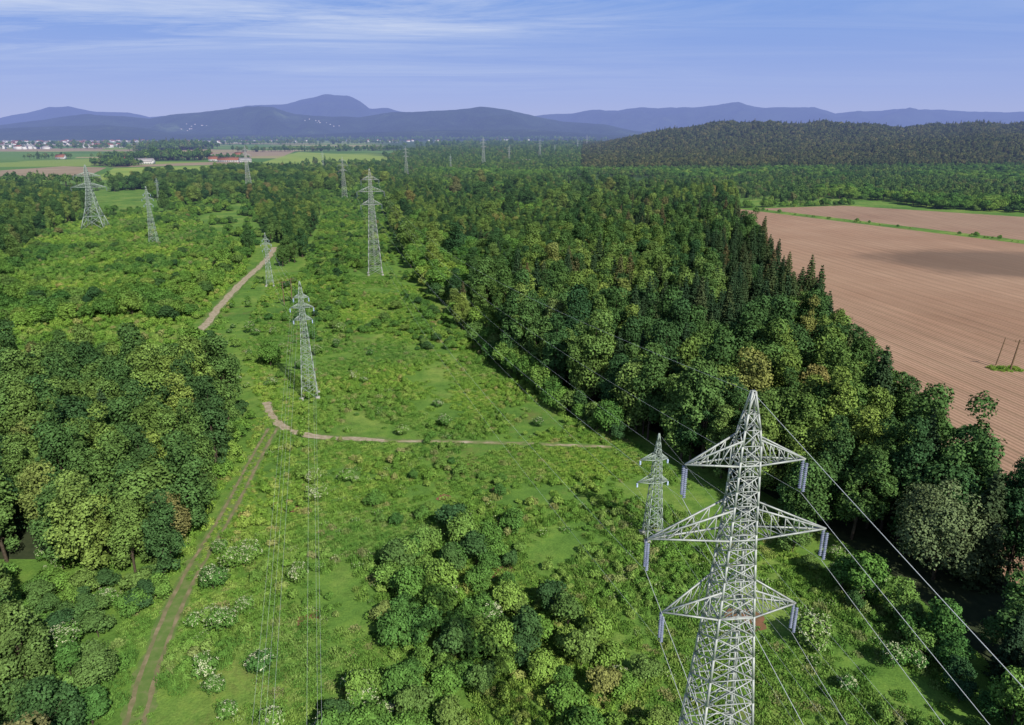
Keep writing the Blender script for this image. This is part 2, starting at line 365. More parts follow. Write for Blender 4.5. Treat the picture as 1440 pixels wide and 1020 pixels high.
# --- mixed forest on the right
fr = Scatter('mixed_forest')
R1 = [(19, 105), (26, 92), (33.5, 77), (39.5, 66), (42, 54), (40.5, 44), (39, 30), (60, 30), (56, 62), (57, 90), (61, 114), (77, 189), (104, 336), (145, 475), (90, 470), (25, 330), (12, 230), (0, 180), (-2, 150), (7, 124)]
pts = fill(R1, 4.4)
wp = np.array(P(1312, 815)); pts = pts[np.linalg.norm(pts-wp-np.array([-1.5, -3]), axis=1) > 6.5]
n1 = nz(pts, 0.03, 3.3); right = np.clip((pts[:, 0]-(pts[:, 1]*0.10+10))/40, 0, 1)
isS = (n1*1.5+right*0.45*np.clip(1.4-pts[:, 1]/300, 0.35, 1)+RNG.normal(0, 0.18, len(pts))) > 0.20
isS &= ~((pts[:, 1] > 260) & (RNG.random(len(pts)) < 0.35))
isS |= (pts[:, 1] < 64) & (RNG.random(len(pts)) < 0.5)
near = np.where(pts[:, 1] < 62, 0.72, 1.0)
fr.add(pts[~isS], BROAD, [3, 3, 3, 3, 2, 3, 2], near[~isS]*RNG.uniform(0.76, 1.08, (~isS).sum()))
fr.add(pts[isS], ['s0', 's1', 's2'], [1, 1, 1], near[isS]*RNG.uniform(0.72, 0.97, isS.sum()))
edge = [(17, 103), (6, 122), (-4, 147), (-4, 175)]
ep = []
for a, b in zip(edge[:-1], edge[1:]):
    for t in np.arange(0, 1, 0.07): ep.append((a[0]+(b[0]-a[0])*t+random.uniform(-1, 1), a[1]+(b[1]-a[1])*t))
fr.add(np.array(ep), ['u0', 'u2', 'y1'], [1, 1, 1], 0.7, 1.3)
e2 = [(30, 78), (36, 64), (38, 52), (36.5, 38)]
ep = []
for a, b in zip(e2[:-1], e2[1:]):
    for t in np.arange(0, 1, 0.12): ep.append((a[0]+(b[0]-a[0])*t+random.uniform(-2, 3), a[1]+(b[1]-a[1])*t))
fr.add(np.array(ep), ['u0', 'u2', 'e0', 'y0'], [1, 1.6, 0.8, 0.5], 0.5, 0.95)
fr.build()
# --- young wood
yw = Scatter('young_woodland')
R2 = [(-6, 152), (-22, 197), (-33, 238), (-56, 343), (-89, 509), (-108, 640), (170, 640), (150, 478), (90, 470), (25, 330), (12, 230), (0, 180)]
pts = wayleave(fill(R2, 4.6), 5); k = nz(pts, 0.018, 9.1)
hi = k+RNG.normal(0, 0.08, len(pts)) > 0.05
yw.add(pts[~hi], ['y0', 'y1', 'u2', 'b3'], [3, 4, 2, 0.7], 0.85, 1.3, wide=1.25)
yw.add(pts[hi], BROAD+['s1'], [1, 1, 2, 2, 1, 2, 1, 1.8], 0.45, 0.7, wide=1.15)
L2 = [(-52, 128), (-118, 125), (-260, 250), (-360, 420), (-200, 440), (-104, 285), (-88, 200), (-72, 160)]
OPEN = [(-95, 200), (-150, 210), (-215, 310), (-250, 430), (-190, 440), (-112, 300)]       # mown strip below the western line
pts = wayleave(away(fill(L2, 3.8), [TR_C], 6.0)); k = nz(pts, 0.016, 4.4)+0.5*nz(pts, 0.05, 1.4)
op = inpoly(pts[:, 0], pts[:, 1], OPEN)
sel = (k > -0.30) & ~op; q = pts[sel]; kq = k[sel]
hi = (kq > 0.22) & (np.hypot(q[:, 0]+85, q[:, 1]-200) > 45)
yw.add(q[~hi], ['u0', 'u1', 'u2', 'y1'], [2, 2, 2, 2.0], 0.7, 1.2, wide=1.25)
yw.add(q[hi], ['y0', 'y1', 'b3', 'b2'], [2, 2, 0.7, 0.5], 0.75, 1.1)
k2 = nz(pts, 0.045, 8.8)
yw.add(pts[op & (k2 > 0.02)], ['u0', 'u1', 'u2'], [2, 3, 1], 0.5, 0.95, wide=1.3)
pts = wayleave(fill([(-106, 292), (-205, 440), (-235, 480), (-196, 545), (-130, 372)], 3.8)); k2 = nz(pts, 0.03, 5.8)
yw.add(pts[k2 > -0.12], ['u0', 'u1', 'u2', 'y1'], [2, 2, 1.5, 1.0], 0.6, 1.05, wide=1.25)
pts = wayleave(fill([(-120, 500), (-150, 545), (-125, 640), (-160, 900), (-150, 640), (-92, 640), (-90, 510)], 4))
yw.add(pts, ['u0', 'u2', 'y1'], [2, 1.5, 1.5], 0.8, 1.2, wide=1.25)
yw.build()
# --- left woods
lw = Scatter('broadleaf_wood')
L1 = [(-39, 72), (-39.5, 80), (-43, 100), (-46, 112), (-56, 126), (-120, 126), (-120, 66), (-66, 70), (-56, 74), (-45, 73)]
pts = fill(L1, 4.4); sm = np.clip(1.2-np.abs(pts[:, 1]-94)/80, 0.75, 1.0)
lw.add(pts, BROAD+['s1'], [3, 3, 3, 3, 1.5, 3, 2, 1.0], RNG.uniform(0.70, 1.0, len(pts))*sm)
lw.add(np.array([(-37.6, 66), (-41.5, 67.5), (-45.5, 66.5), (-38.8, 70.5), (-43, 71.5), (-49.5, 69), (-38.6, 75), (-53, 72), (-57, 69.5), (-61.5, 70)]), ['b0', 'b2', 'b3', 'b5'], [2, 2, 3, 3], 0.66, 0.86, wide=1.1)
lp = fill([(-31.5, 34), (-33.5, 46), (-36, 51), (-41, 55), (-62, 56), (-70, 44), (-60, 28), (-34, 28)], 3.3)
lw.add(lp, ['y0', 'y1', 'b3', 'b2', 'u2'], [1, 1, 1.8, 0.8, 1], RNG.uniform(0.6, 0.95, len(lp))*0.8, wide=1.15)
lp = away(fill([(-37, 53), (-37, 64), (-66, 67), (-70, 56)], 2.4), [TR_A], 3.0)
lw.add(lp, ['u0', 'u2', 'u1', 'e0'], [1, 1.8, 1, 0.8], 0.45, 0.85, wide=1.15)
sk = [(-37.5, 62), (-38.5, 70), (-40, 84), (-43, 102), (-46, 114)]
ep = []
for a, b in zip(sk[:-1], sk[1:]):
    for t in np.arange(0, 1, 0.14): ep.append((a[0]+(b[0]-a[0])*t+random.uniform(-1.6, .8), a[1]+(b[1]-a[1])*t))
lw.add(away(np.array(ep), [TR_A], 2.2), ['u0', 'u1', 'u2'], [1, 1, 1], 0.45, 0.9)
L3 = [(-192, 262), (-262, 440), (-300, 520), (-520, 650), (-640, 500), (-330, 255)]
L4 = [(-84, 246), (-80, 270), (-88, 310), (-116, 440), (-150, 540), (-195, 540), (-128, 370), (-98, 290)]
L5 = [(-232, 483), (-155, 545), (-125, 610), (-112, 672), (-150, 880), (-330, 880), (-400, 840), (-330, 600)]
p3, p4, p5 = wayleave(fill(L3, 5.4)), wayleave(away(fill(L4, 4.6), [TR_C], 6)), wayleave(fill(L5, 5.8))
lw.add(p3, BROAD, [1]*7, 0.6, 0.8, wide=1.15)
lw.add(p4, BROAD, [1, 1, 2, 2, 1, 2, 1], 0.52, 0.72, wide=1.1)
k5 = nz(p5, 0.012, 2.0); p5 = p5[k5 > -0.15]
lw.add(p5, ['y0', 'y1', 'b1', 'b3'], [2, 2, 1, 1], 0.75, 1.1, wide=1.25)
lw.build()
# --- scrub in the clearing
sc = Scatter('scrub_bushes')
C1 = [P(500, 930), P(560, 800), P(640, 745), P(700, 770), P(770, 850), P(860, 905), P(935, 975), P(975, 1080), P(900, 1200), P(470, 1200), P(470, 1020)]
pts = fill(C1, 2.9); k = nz(pts, 0.12, 5.5); pts = pts[k > -0.25]
sc.add(pts, ['u0', 'u1', 'u2', 'e1'], [3, 2.5, 1.6, 0.3], 0.6, 1.12)
C2 = [P(520, 700), P(640, 640), P(735, 690), P(760, 790), P(640, 745), P(545, 790)]
pts = fill(C2, 2.4); k = nz(pts, 0.16, 1.5); pts = pts[k > 0.04]
sc.add(pts, ['u1', 'u0', 'g2'], [2, 1, 2], 0.3, 0.62)
C3 = [P(225, 1100), P(290, 850), P(345, 720), P(480, 640), P(540, 720), P(470, 900), P(470, 1100)]
pts = away(fill(C3, 2.8), [TR_A], 2.2); k = nz(pts, 0.1, 7.5); pts = pts[k > 0.06]
sc.add(pts, ['u1', 'e1', 'g2', 'g3'], [1.4, 0.8, 2, 1.5], 0.4, 0.85)
pts = fill([(-40, 150), (-8, 152), (-24, 197), (-35, 238), (-58, 343), (-91, 509), (-105, 640), (-150, 640), (-148, 540), (-114, 440), (-86, 310), (-76, 262), (-70, 215), (-60, 180)], 2.9)
k = nz(pts, 0.05, 6.6)+0.4*nz(pts, 0.15, 2.6)+np.clip((pts[:, 1]-190)/250, -0.1, 0.5); q = k > 0.0; pts = pts[q]
sc.add(pts, ['u0', 'u1', 'u2', 'g2'], [2, 3, 1.2, 1.4], RNG.uniform(0.3, 0.75, len(pts)), wide=1.25)
pts = fill([(-44, 108), (-60, 145), (-76, 175), (-88, 240), (-70, 240), (-50, 160), (-38, 112), (12, 108), (4, 118), (-36, 118)], 3.2); k = nz(pts, 0.09, 8.6)
pts = away(pts[k > 0.06], TRACKS, 3.0)
sc.add(pts, ['u1', 'g2', 'g3', 'e1'], [2, 2, 2, 0.9], 0.35, 0.75)
EL = [(310, 780), (352, 792), (330, 800), (296, 878), (275, 880), (318, 885), (345, 862), (290, 950), (305, 975), (322, 1010), (365, 945), (498, 533), (512, 538), (476, 432), (470, 440), (474, 490), (448, 500), (360, 472), (352, 468), (624, 601), (758, 600), (1150, 915), (90, 800), (66, 790), (74, 815), (150, 850), (512, 1000), (500, 975), (565, 612), (820, 604), (790, 628), (384, 470), (405, 500), (1285, 935), (1310, 920), (1255, 940), (300, 830), (540, 1010), (480, 470), (520, 500), (350, 500), (420, 520), (1190, 970)]
ep = np.array([P(a, b) for a, b in EL]); ep = away(ep, TRACKS, 1.5)
sc.add(ep, ['e0', 'e1'], [1, 1.4], 0.5, 0.85)
sc.build()
# --- grass
gr = Scatter('meadow_grass')
G = [(-30, 36), (24, 36), (38, 40), (39, 60), (28, 80), (19, 103), (5, 122), (-6, 150), (-22, 196), (-34, 238), (-80, 238), (-64, 160), (-42, 112), (-38, 66), (-38, 56), (-30, 36)]
pts = away(fill(G, 0.90), [TR_A], 1.5); pts = away(pts, [TR_B, TR_C], 0.8)
k = nz(pts, 0.10, 12.0)+RNG.normal(0, 0.14, len(pts)); pts = pts[k > -0.20]
k = nz(pts, 0.07, 2.2)+RNG.normal(0, 0.10, len(pts))
gr.add(pts[k <= 0.12], ['g0', 'g1', 'g3'], [5, 1.0, 0.18], 0.40, 0.85, 0.3, wide=1.25)
gr.add(pts[k > 0.12], ['g1', 'g2', 'g3'], [3, 1.6, 0.3], 0.5, 1.05, 0.3)
pts = away(fill([(-31, 40), (-28, 40), (-36, 70), (-40, 100), (-44, 112), (-40, 112), (-33, 80)], 0.6), [[(a[0]-0.75, a[1]) for a in TR_A], [(a[0]+0.75, a[1]) for a in TR_A]], 0.35)
gr.add(pts, ['g0'], [1], 0.25, 0.5, 0.3)
G2 = [(-118, 128), (-60, 128), (-105, 290), (-200, 440), (-330, 400)]
pts = away(fill(G2, 2.3), [TR_C], 2.0); gr.add(pts, ['g1', 'g2'], [1, 1.2], 0.9, 1.6, 0.2)
pp = P(1420, 521); t = fill([(pp[0]-3.5, pp[1]-1), (pp[0]+3, pp[1]-1), (pp[0]+3, pp[1]+2.2), (pp[0]-3.5, pp[1]+2.2)], 0.8)
gr.add(t, ['g0', 'g1'], [1, 1], 0.5, 0.9)
gr.build()
# --- far woodland
fw = Scatter('distant_woodland')
def ring(y0, y1, a0f, a1f, k, smin=7.4):
    out = []; y = y0
    while y < y1:
        s = max(smin, y*k); xs = np.arange(a0f(y)*y, a1f(y)*y, s)
        xs = xs+RNG.uniform(-0.45, 0.45, len(xs))*s
        out.append(np.stack([xs, y+RNG.uniform(-0.45, 0.45, len(xs))*s], 1)); y += s*0.9
    return np.vstack(out)
pts = ring(440, 3000, lambda y: -0.165+max(0, (y-1400))/1600*0.10, lambda y: 0.86, 1/135)
lowb = np.interp(pts[:, 0], [-500, 150, 180, 222, 300, 480, 900], [640, 640, 482, 504, 436, 338, 200])
pts = pts[pts[:, 1] > lowb+2]
isH = (pts[:, 0]/pts[:, 1] > 0.095) & (pts[:, 1] > 950)
lt = (~isH)
yk = pts[:, 1]
s_ = np.clip(yk/1300, 0.72, 1.35)*RNG.uniform(0.75, 1.12, len(pts))
kk = nz(pts, 0.006, 3.0); op = (kk > -0.30) | isH
lowg = (nz(pts, 0.010, 7.7) > 0.10) & (~isH) & (pts[:, 1] < 900)      # brighter young stands
fw.add(pts[lt & op & ~lowg], ['f0', 'f1', 'f2'], [3, 0.8, 3], s_[lt & op & ~lowg]*0.85)
fw.add(pts[lowg], ['y0', 'y1', 'u2'], [2, 3, 1], 0.9, 1.4, wide=1.6)
fw.add(pts[isH], ['h0', 'h1'], [3.0, 1.2], s_[isH])
def belt(px0, py0, px1, py1, wid, dens, s):
    a, b = np.array(P(px0, py0)), np.array(P(px1, py1)); L = np.linalg.norm(b-a); n = int(L*wid/dens)
    t = RNG.random(n); q = a+(b-a)*t[:, None]; q[:, 1] += RNG.uniform(-.5, .5, n)*wid; q[:, 0] += RNG.uniform(-.5, .5, n)*wid*0.3
    fw.add(q, ['f0', 'f2', 'f1'], [3, 3, 0.5], 0.7*s, 1.15*s)
belt(145, 232, 185, 234, 60, 40, 1.0); belt(200, 226, 290, 225, 70, 60, 1.6); belt(225, 212, 275, 210, 260, 150, 2.0)
belt(0, 262, 120, 262, 60, 60, 0.9); belt(140, 226, 225, 224, 30, 40, 1.3); belt(330, 214, 560, 212, 60, 130, 1.3)
belt(0, 206, 560, 202, 260, 1400, 1.8); belt(300, 199, 840, 198, 700, 3500, 2.4); belt(430, 232, 560, 236, 30, 60, 0.9)
belt(330, 240, 560, 243, 60, 40, 0.8); belt(0, 210, 230, 209, 30, 160, 1.4); belt(0, 196, 700, 195.5, 1500, 12000, 3.0)
belt(120, 268, 330, 262, 40, 70, 0.7); belt(560, 222, 840, 214, 250, 300, 1.1); belt(600, 206, 850, 204, 600, 1200, 1.8)
belt(290, 224, 350, 224, 40, 110, 0.9); belt(40, 224, 120, 223, 60, 300, 1.0)
fw.build()
# --- hedge along field track
hd = Scatter('field_hedge')
def along(a, b, n, w):
    a, b = np.array(a), np.array(b); t = np.sort(RNG.random(n)); q = a+(b-a)*t[:, None]+RNG.normal(0, w, (n, 2)); return q
hd.add(along((150, 466), (226, 318), 34, 0.8), ['u0', 'u1', 'g2'], [1, 2, 9], 0.4, 0.9)
hd.add(along((146, 470), (232, 492), 70, 1.5), ['u0', 'u1', 'y1'], [1, 1, 1], 0.6, 1.0)
hd.build()

# ------------------------------------------------------------------ ground
def grid_axis(lo, hi, near, n):
    t = np.linspace(-1, 1, n); s = np.sinh(t*5.5)/np.sinh(5.5); return near+np.where(s < 0, s*(near-lo), s*(hi-near))
gx = grid_axis(-26000, 26000, 0, 221); gy = grid_axis(-3000, 26000, 60, 241)
X, Y = np.meshgrid(gx, gy); Z = hillz(X, Y)
V = np.stack([X.ravel(), Y.ravel(), Z.ravel()], 1); nx, ny = len(gx), len(gy)
idx = np.arange(nx*ny).reshape(ny, nx)
F = np.stack([idx[:-1, :-1].ravel(), idx[:-1, 1:].ravel(), idx[1:, 1:].ravel(), idx[1:, :-1].ravel()], 1)
m, nt = new_mat('meadow_ground')
n1 = noise_tex(nt, 0.05, 6, 0.7); n2 = noise_tex(nt, 0.45, 5, 0.75); n3 = noise_tex(nt, 5.0, 3, 0.7)
c1 = ramp(nt, n1, [(0.34, (0.075, 0.165, 0.034)), (0.5, (0.120, 0.228, 0.042)), (0.64, (0.200, 0.285, 0.064))])
c2 = ramp(nt, n2, [(0.28, (0.60, 0.66, 0.62)), (0.5, (1, 1, 1)), (0.72, (1.30, 1.18, 1.08))])
c3 = ramp(nt, n3, [(0.3, (0.72, 0.75, 0.72)), (0.7, (1.28, 1.24, 1.18))])
c = mixc(nt, 1, c1, c2, 'MULTIPLY'); c = mixc(nt, 1, c, c3, 'MULTIPLY')
red = ramp(nt, noise_tex(nt, 0.07, 6, 0.75, dist=0.4), [(0.57, (0, 0, 0)), (0.70, (0.55, 0.55, 0.55))])
c = mixc(nt, red, c, (0.20, 0.155, 0.065))
sx = N(nt, 'ShaderNodeSeparateXYZ'); nt.links.new(pos(nt), sx.inputs[0])
ra = N(nt, 'ShaderNodeMath', operation='DIVIDE'); nt.links.new(sx.outputs[0], ra.inputs[0]); nt.links.new(sx.outputs[1], ra.inputs[1])
mp = N(nt, 'ShaderNodeMapping'); nt.links.new(pos(nt), mp.inputs[0]); mp.inputs['Rotation'].default_value = (0, 0, 0.25); mp.inputs['Scale'].default_value = (0.0024, 0.0052, 0)
vo = N(nt, 'ShaderNodeTexVoronoi', feature='F1', distance='CHEBYCHEV'); vo.inputs['Scale'].default_value = 1.0; nt.links.new(mp.outputs[0], vo.inputs['Vector'])
sepc = N(nt, 'ShaderNodeSeparateColor'); nt.links.new(vo.outputs['Color'], sepc.inputs[0])
fc = ramp(nt, sepc.outputs[0], [(0.0, (0.085, 0.18, 0.035)), (0.22, (0.15, 0.24, 0.045)), (0.4, (0.10, 0.20, 0.04)), (0.55, (0.32, 0.29, 0.14)), (0.66, (0.12, 0.22, 0.045)), (0.8, (0.29, 0.21, 0.15)), (0.9, (0.21, 0.29, 0.06))], 'CONSTANT')
fc = mixc(nt, 1, fc, c3, 'MULTIPLY')
wf = mixc(nt, 1, ramp(nt, noise_tex(nt, 0.01, 6, 0.7), [(0.35, (0.04, 0.085, 0.026)), (0.65, (0.08, 0.14, 0.04))]), c3, 'MULTIPLY')
mr = N(nt, 'ShaderNodeMapRange'); nt.links.new(ra.outputs[0], mr.inputs[0]); mr.inputs[1].default_value = -0.20; mr.inputs[2].default_value = -0.16
farc = mixc(nt, mr.outputs[0], fc, wf)
fm = N(nt, 'ShaderNodeMapRange'); nt.links.new(sx.outputs[1], fm.inputs[0]); fm.inputs[1].default_value = 560; fm.inputs[2].default_value = 760
c = mixc(nt, fm.outputs[0], c, farc)
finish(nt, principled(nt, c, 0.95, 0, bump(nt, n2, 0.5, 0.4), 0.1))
gm = quad_mesh('ground', V, F, [m], smooth=True); add_obj('ground', gm)

def sheet(name, poly, z, mat):
    me = bpy.data.meshes.new(name); me.from_pydata([(x, y, z) for x, y in poly], [], [list(range(len(poly)))]); me.materials.append(mat); me.update()
    return add_obj(name, me)
M_FLOOR = simple('leaf_litter', [(0.3, (0.028, 0.042, 0.018)), (0.7, (0.055, 0.07, 0.03))], 1.2)
R1f = [(22, 108), (29, 95), (37, 80), (42, 66), (43.5, 54), (43, 44), (42, 30), (59, 30), (54, 62), (56, 90), (60, 114), (76, 189), (100, 336), (140, 470), (90, 465), (28, 330), (15, 230), (3, 180), (2, 152), (11, 126)]
sheet('forest_floor', R1f, 0.02, M_FLOOR); sheet('forest_floor', [(-43, 78), (-46, 100), (-50, 112), (-60, 122), (-118, 122), (-118, 74), (-90, 71), (-66, 70), (-50, 70), (-43, 72)], 0.02, M_FLOOR)

def field_mat(name, ang, cols, cloud_shade=None):
    m, nt = new_mat(name)
    mp = N(nt, 'ShaderNodeMapping'); nt.links.new(pos(nt), mp.inputs[0]); mp.inputs['Rotation'].default_value = (0, 0, ang)
    w = N(nt, 'ShaderNodeTexWave', wave_type='BANDS', bands_direction='X'); w.inputs['Scale'].default_value = 0.30; w.inputs['Distortion'].default_value = 0.5
    w.inputs['Detail'].default_value = 2; w.inputs['Detail Scale'].default_value = 0.3
    nt.links.new(mp.outputs[0], w.inputs['Vector'])
    w2 = N(nt, 'ShaderNodeTexWave', wave_type='BANDS', bands_direction='X'); w2.inputs['Scale'].default_value = 0.075; w2.inputs['Distortion'].default_value = 1.2
    w2.inputs['Detail'].default_value = 2; w2.inputs['Detail Scale'].default_value = 0.1
    nt.links.new(mp.outputs[0], w2.inputs['Vector'])
    st = N(nt, 'ShaderNodeMapping'); nt.links.new(mp.outputs[0], st.inputs[0]); st.inputs['Scale'].default_value = (0.6, 0.010, 1)
    strk = noise_tex(nt, 1.0, 6, 0.8, st.outputs[0])
    base = ramp(nt, noise_tex(nt, 0.02, 5, 0.6), [(0.3, cols[0]), (0.7, cols[1])])
    c = mixc(nt, 1, base, ramp(nt, strk, [(0.3, (0.74, 0.76, 0.74)), (0.7, (1.2, 1.18, 1.16))]), 'MULTIPLY')
    c = mixc(nt, 1, c, ramp(nt, w.outputs['Fac'], [(0.0, (0.72, 0.74, 0.70)), (0.6, (1.07, 1.07, 1.07))]), 'MULTIPLY')
    c = mixc(nt, 1, c, ramp(nt, w2.outputs['Fac'], [(0.0, (0.88, 0.91, 0.88)), (0.25, (1.02, 1.02, 1.02))]), 'MULTIPLY')
    c = mixc(nt, 1, c, ramp(nt, noise_tex(nt, 2.5, 4, 0.8), [(0.3, (0.82, 0.82, 0.82)), (0.7, (1.15, 1.15, 1.15))]), 'MULTIPLY')
    if cloud_shade:  # cloud shadow painted into the soil colour as a soft dark ellipse
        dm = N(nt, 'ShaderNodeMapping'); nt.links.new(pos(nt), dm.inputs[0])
        dm.vector_type = 'TEXTURE'; dm.inputs['Location'].default_value = (cloud_shade[0], cloud_shade[1], 0); dm.inputs['Scale'].default_value = (cloud_shade[2], cloud_shade[3], 50); dm.inputs['Rotation'].default_value = (0, 0, cloud_shade[4])
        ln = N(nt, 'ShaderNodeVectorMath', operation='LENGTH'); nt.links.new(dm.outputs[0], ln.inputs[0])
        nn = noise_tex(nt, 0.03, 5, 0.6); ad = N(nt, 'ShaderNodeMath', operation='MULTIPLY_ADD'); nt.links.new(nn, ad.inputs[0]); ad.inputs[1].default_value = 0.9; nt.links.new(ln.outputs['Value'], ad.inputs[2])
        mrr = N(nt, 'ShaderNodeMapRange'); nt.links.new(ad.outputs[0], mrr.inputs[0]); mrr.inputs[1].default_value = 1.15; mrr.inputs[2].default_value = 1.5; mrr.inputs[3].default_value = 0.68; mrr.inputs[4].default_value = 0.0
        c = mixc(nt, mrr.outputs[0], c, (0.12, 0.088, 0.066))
    finish(nt, principled(nt, c, 0.95, 0, bump(nt, w.outputs['Fac'], 0.4, 0.12), 0.1)); return m
FA = -0.17
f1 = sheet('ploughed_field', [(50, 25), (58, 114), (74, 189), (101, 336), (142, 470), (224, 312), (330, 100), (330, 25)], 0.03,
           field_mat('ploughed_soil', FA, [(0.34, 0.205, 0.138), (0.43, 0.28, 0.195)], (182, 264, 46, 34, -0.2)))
f2 = sheet('ploughed_field', [(158, 466), (222, 486), (298, 416), (470, 318), (420, 120), (340, 110), (232, 322)], 0.03,
           field_mat('ploughed_soil_pale', FA+0.2, [(0.32, 0.20, 0.14), (0.40, 0.27, 0.19)]))
M_PALE = simple('pale_crop', [(0.3, (0.26, 0.20, 0.12)), (0.7, (0.36, 0.27, 0.17))], 0.02)
M_LIME = simple('spring_crop', [(0.3, (0.18, 0.28, 0.04)), (0.7, (0.29, 0.36, 0.06))], 0.02)
M_GREENF = simple('pasture', [(0.3, (0.09, 0.19, 0.035)), (0.7, (0.13, 0.23, 0.045))], 0.02)
for i, (pl, mt) in enumerate([
    ([(0, 253), (0, 240), (90, 234), (150, 236), (125, 247)], M_PALE),
    ([(130, 254), (160, 237), (330, 232), (330, 243)], M_LIME),
    ([(350, 234), (420, 214), (560, 221), (560, 238)], M_LIME),
    ([(290, 222), (300, 214), (420, 211), (400, 219)], M_PALE),
    ([(0, 226), (0, 219), (120, 217), (100, 224)], M_GREENF),
    ([(150, 236), (345, 231), (350, 226), (200, 232)], M_PALE),
    ([(430, 212), (560, 216), (560, 212), (480, 209)], M_GREENF),
    ([(0, 213), (0, 210), (150, 208), (140, 212)], M_PALE),
    ([(120, 268), (200, 256), (330, 248), (300, 262)], M_GREENF)]):
    sheet('field', [P(*q) for q in pl], 0.06+0.01*i, mt)

# ribbons (tracks)
def smooth_line(pts, n=10):
    pts = [np.array(p, float) for p in pts]; q = [2*pts[0]-pts[1]]+pts+[2*pts[-1]-pts[-2]]; out = []
    for i in range(1, len(q)-2):
        for t in np.linspace(0, 1, n, endpoint=False):
            out.append(0.5*((2*q[i])+(-q[i-1]+q[i+1])*t+(2*q[i-1]-5*q[i]+4*q[i+1]-q[i+2])*t*t+(-q[i-1]+3*q[i]-3*q[i+1]+q[i+2])*t**3))
    out.append(pts[-1]); return np.array(out)
def ribbon_mesh(name, line, w, z, mat, off=0.0, wob=0.25):
    d = np.gradient(line, axis=0); d /= np.linalg.norm(d, axis=1, keepdims=True); n = np.stack([-d[:, 1], d[:, 0]], 1)
    N_ = len(line); a = np.array([mnoise.noise(Vector((i*0.45, off, z*90))) for i in range(N_)]); b = np.array([mnoise.noise(Vector((i*0.45, off+7, z*90+5))) for i in range(N_)])
    L = line+n*(off+w*0.5*(1+wob*2*a))[:, None]; R = line+n*(off-w*0.5*(1+wob*2*b))[:, None]
    V = np.vstack([np.c_[L, np.full(N_, z)], np.c_[R, np.full(N_, z)]])
    F = [[i, N_+i, N_+i+1, i+1] for i in range(N_-1)]
    return quad_mesh(name, V, F, [mat])
M_SAND = simple('gravel_track', [(0.25, (0.20, 0.18, 0.09)), (0.5, (0.36, 0.30, 0.20)), (0.75, (0.50, 0.43, 0.32))], 1.5)
M_VERGE = simple('trodden_grass', [(0.25, (0.085, 0.16, 0.035)), (0.5, (0.13, 0.20, 0.05)), (0.75, (0.22, 0.22, 0.10))], 0.9)
M_RUT = simple('rut_soil', [(0.25, (0.10, 0.16, 0.045)), (0.5, (0.20, 0.18, 0.09)), (0.75, (0.34, 0.27, 0.17))], 0.7)
M_FAINT = simple('half_grown_track', [(0.35, (0.12, 0.19, 0.045)), (0.5, (0.26, 0.24, 0.12)), (0.68, (0.46, 0.39, 0.28))], 0.35)
tz = [0.012]
def track(line, w, ruts, mats, dens=14):
    z = tz[0]; tz[0] += 0.03
    ln = smooth_line(line, dens); e = add_obj('dirt_track', None)
    add_obj('verge', ribbon_mesh('verge', ln, w, z, mats[0]), parent=e)
    for o, rw in ruts: add_obj('rut', ribbon_mesh('rut', ln, rw, z+0.012, mats[1], o, 0.3), parent=e)
track(TR_A, 2.4, [(-0.70, 0.42), (0.70, 0.42)], (M_VERGE, M_RUT))
track(TR_B[3:], 1.5, [(-0.1, 0.8)], (M_VERGE, M_FAINT), 16)
track(TR_B[0:6], 2.0, [(0.0, 1.35)], (M_VERGE, M_SAND), 10)
track(TR_C, 3.2, [(0.0, 2.1)], (M_VERGE, M_SAND))
M_RED = simple('bare_red_soil', [(0.3, (0.13, 0.10, 0.04)), (0.7, (0.26, 0.12, 0.07))], 1.0)
def blob(cx, cy, r, z):
    q = []
    for i in range(26):
        a = i/26*6.283; rr = r*(1+0.5*mnoise.noise(Vector((math.cos(a)*1.7+cx, math.sin(a)*1.7, cy)))); q.append((cx+rr*math.cos(a)*1.1, cy+rr*math.sin(a)))
    return sheet('bare_soil', q, z, M_RED)
for (a, b, r) in [(1048, 872, 1.6), (706, 805, 1.4), (664, 652, 0.8), (440, 870, 1.2), (412, 715, 0.9), (700, 690, 1.0), (625, 700, 0.9)]:
    x, y = P(a, b); blob(x, y, r, 0.03)

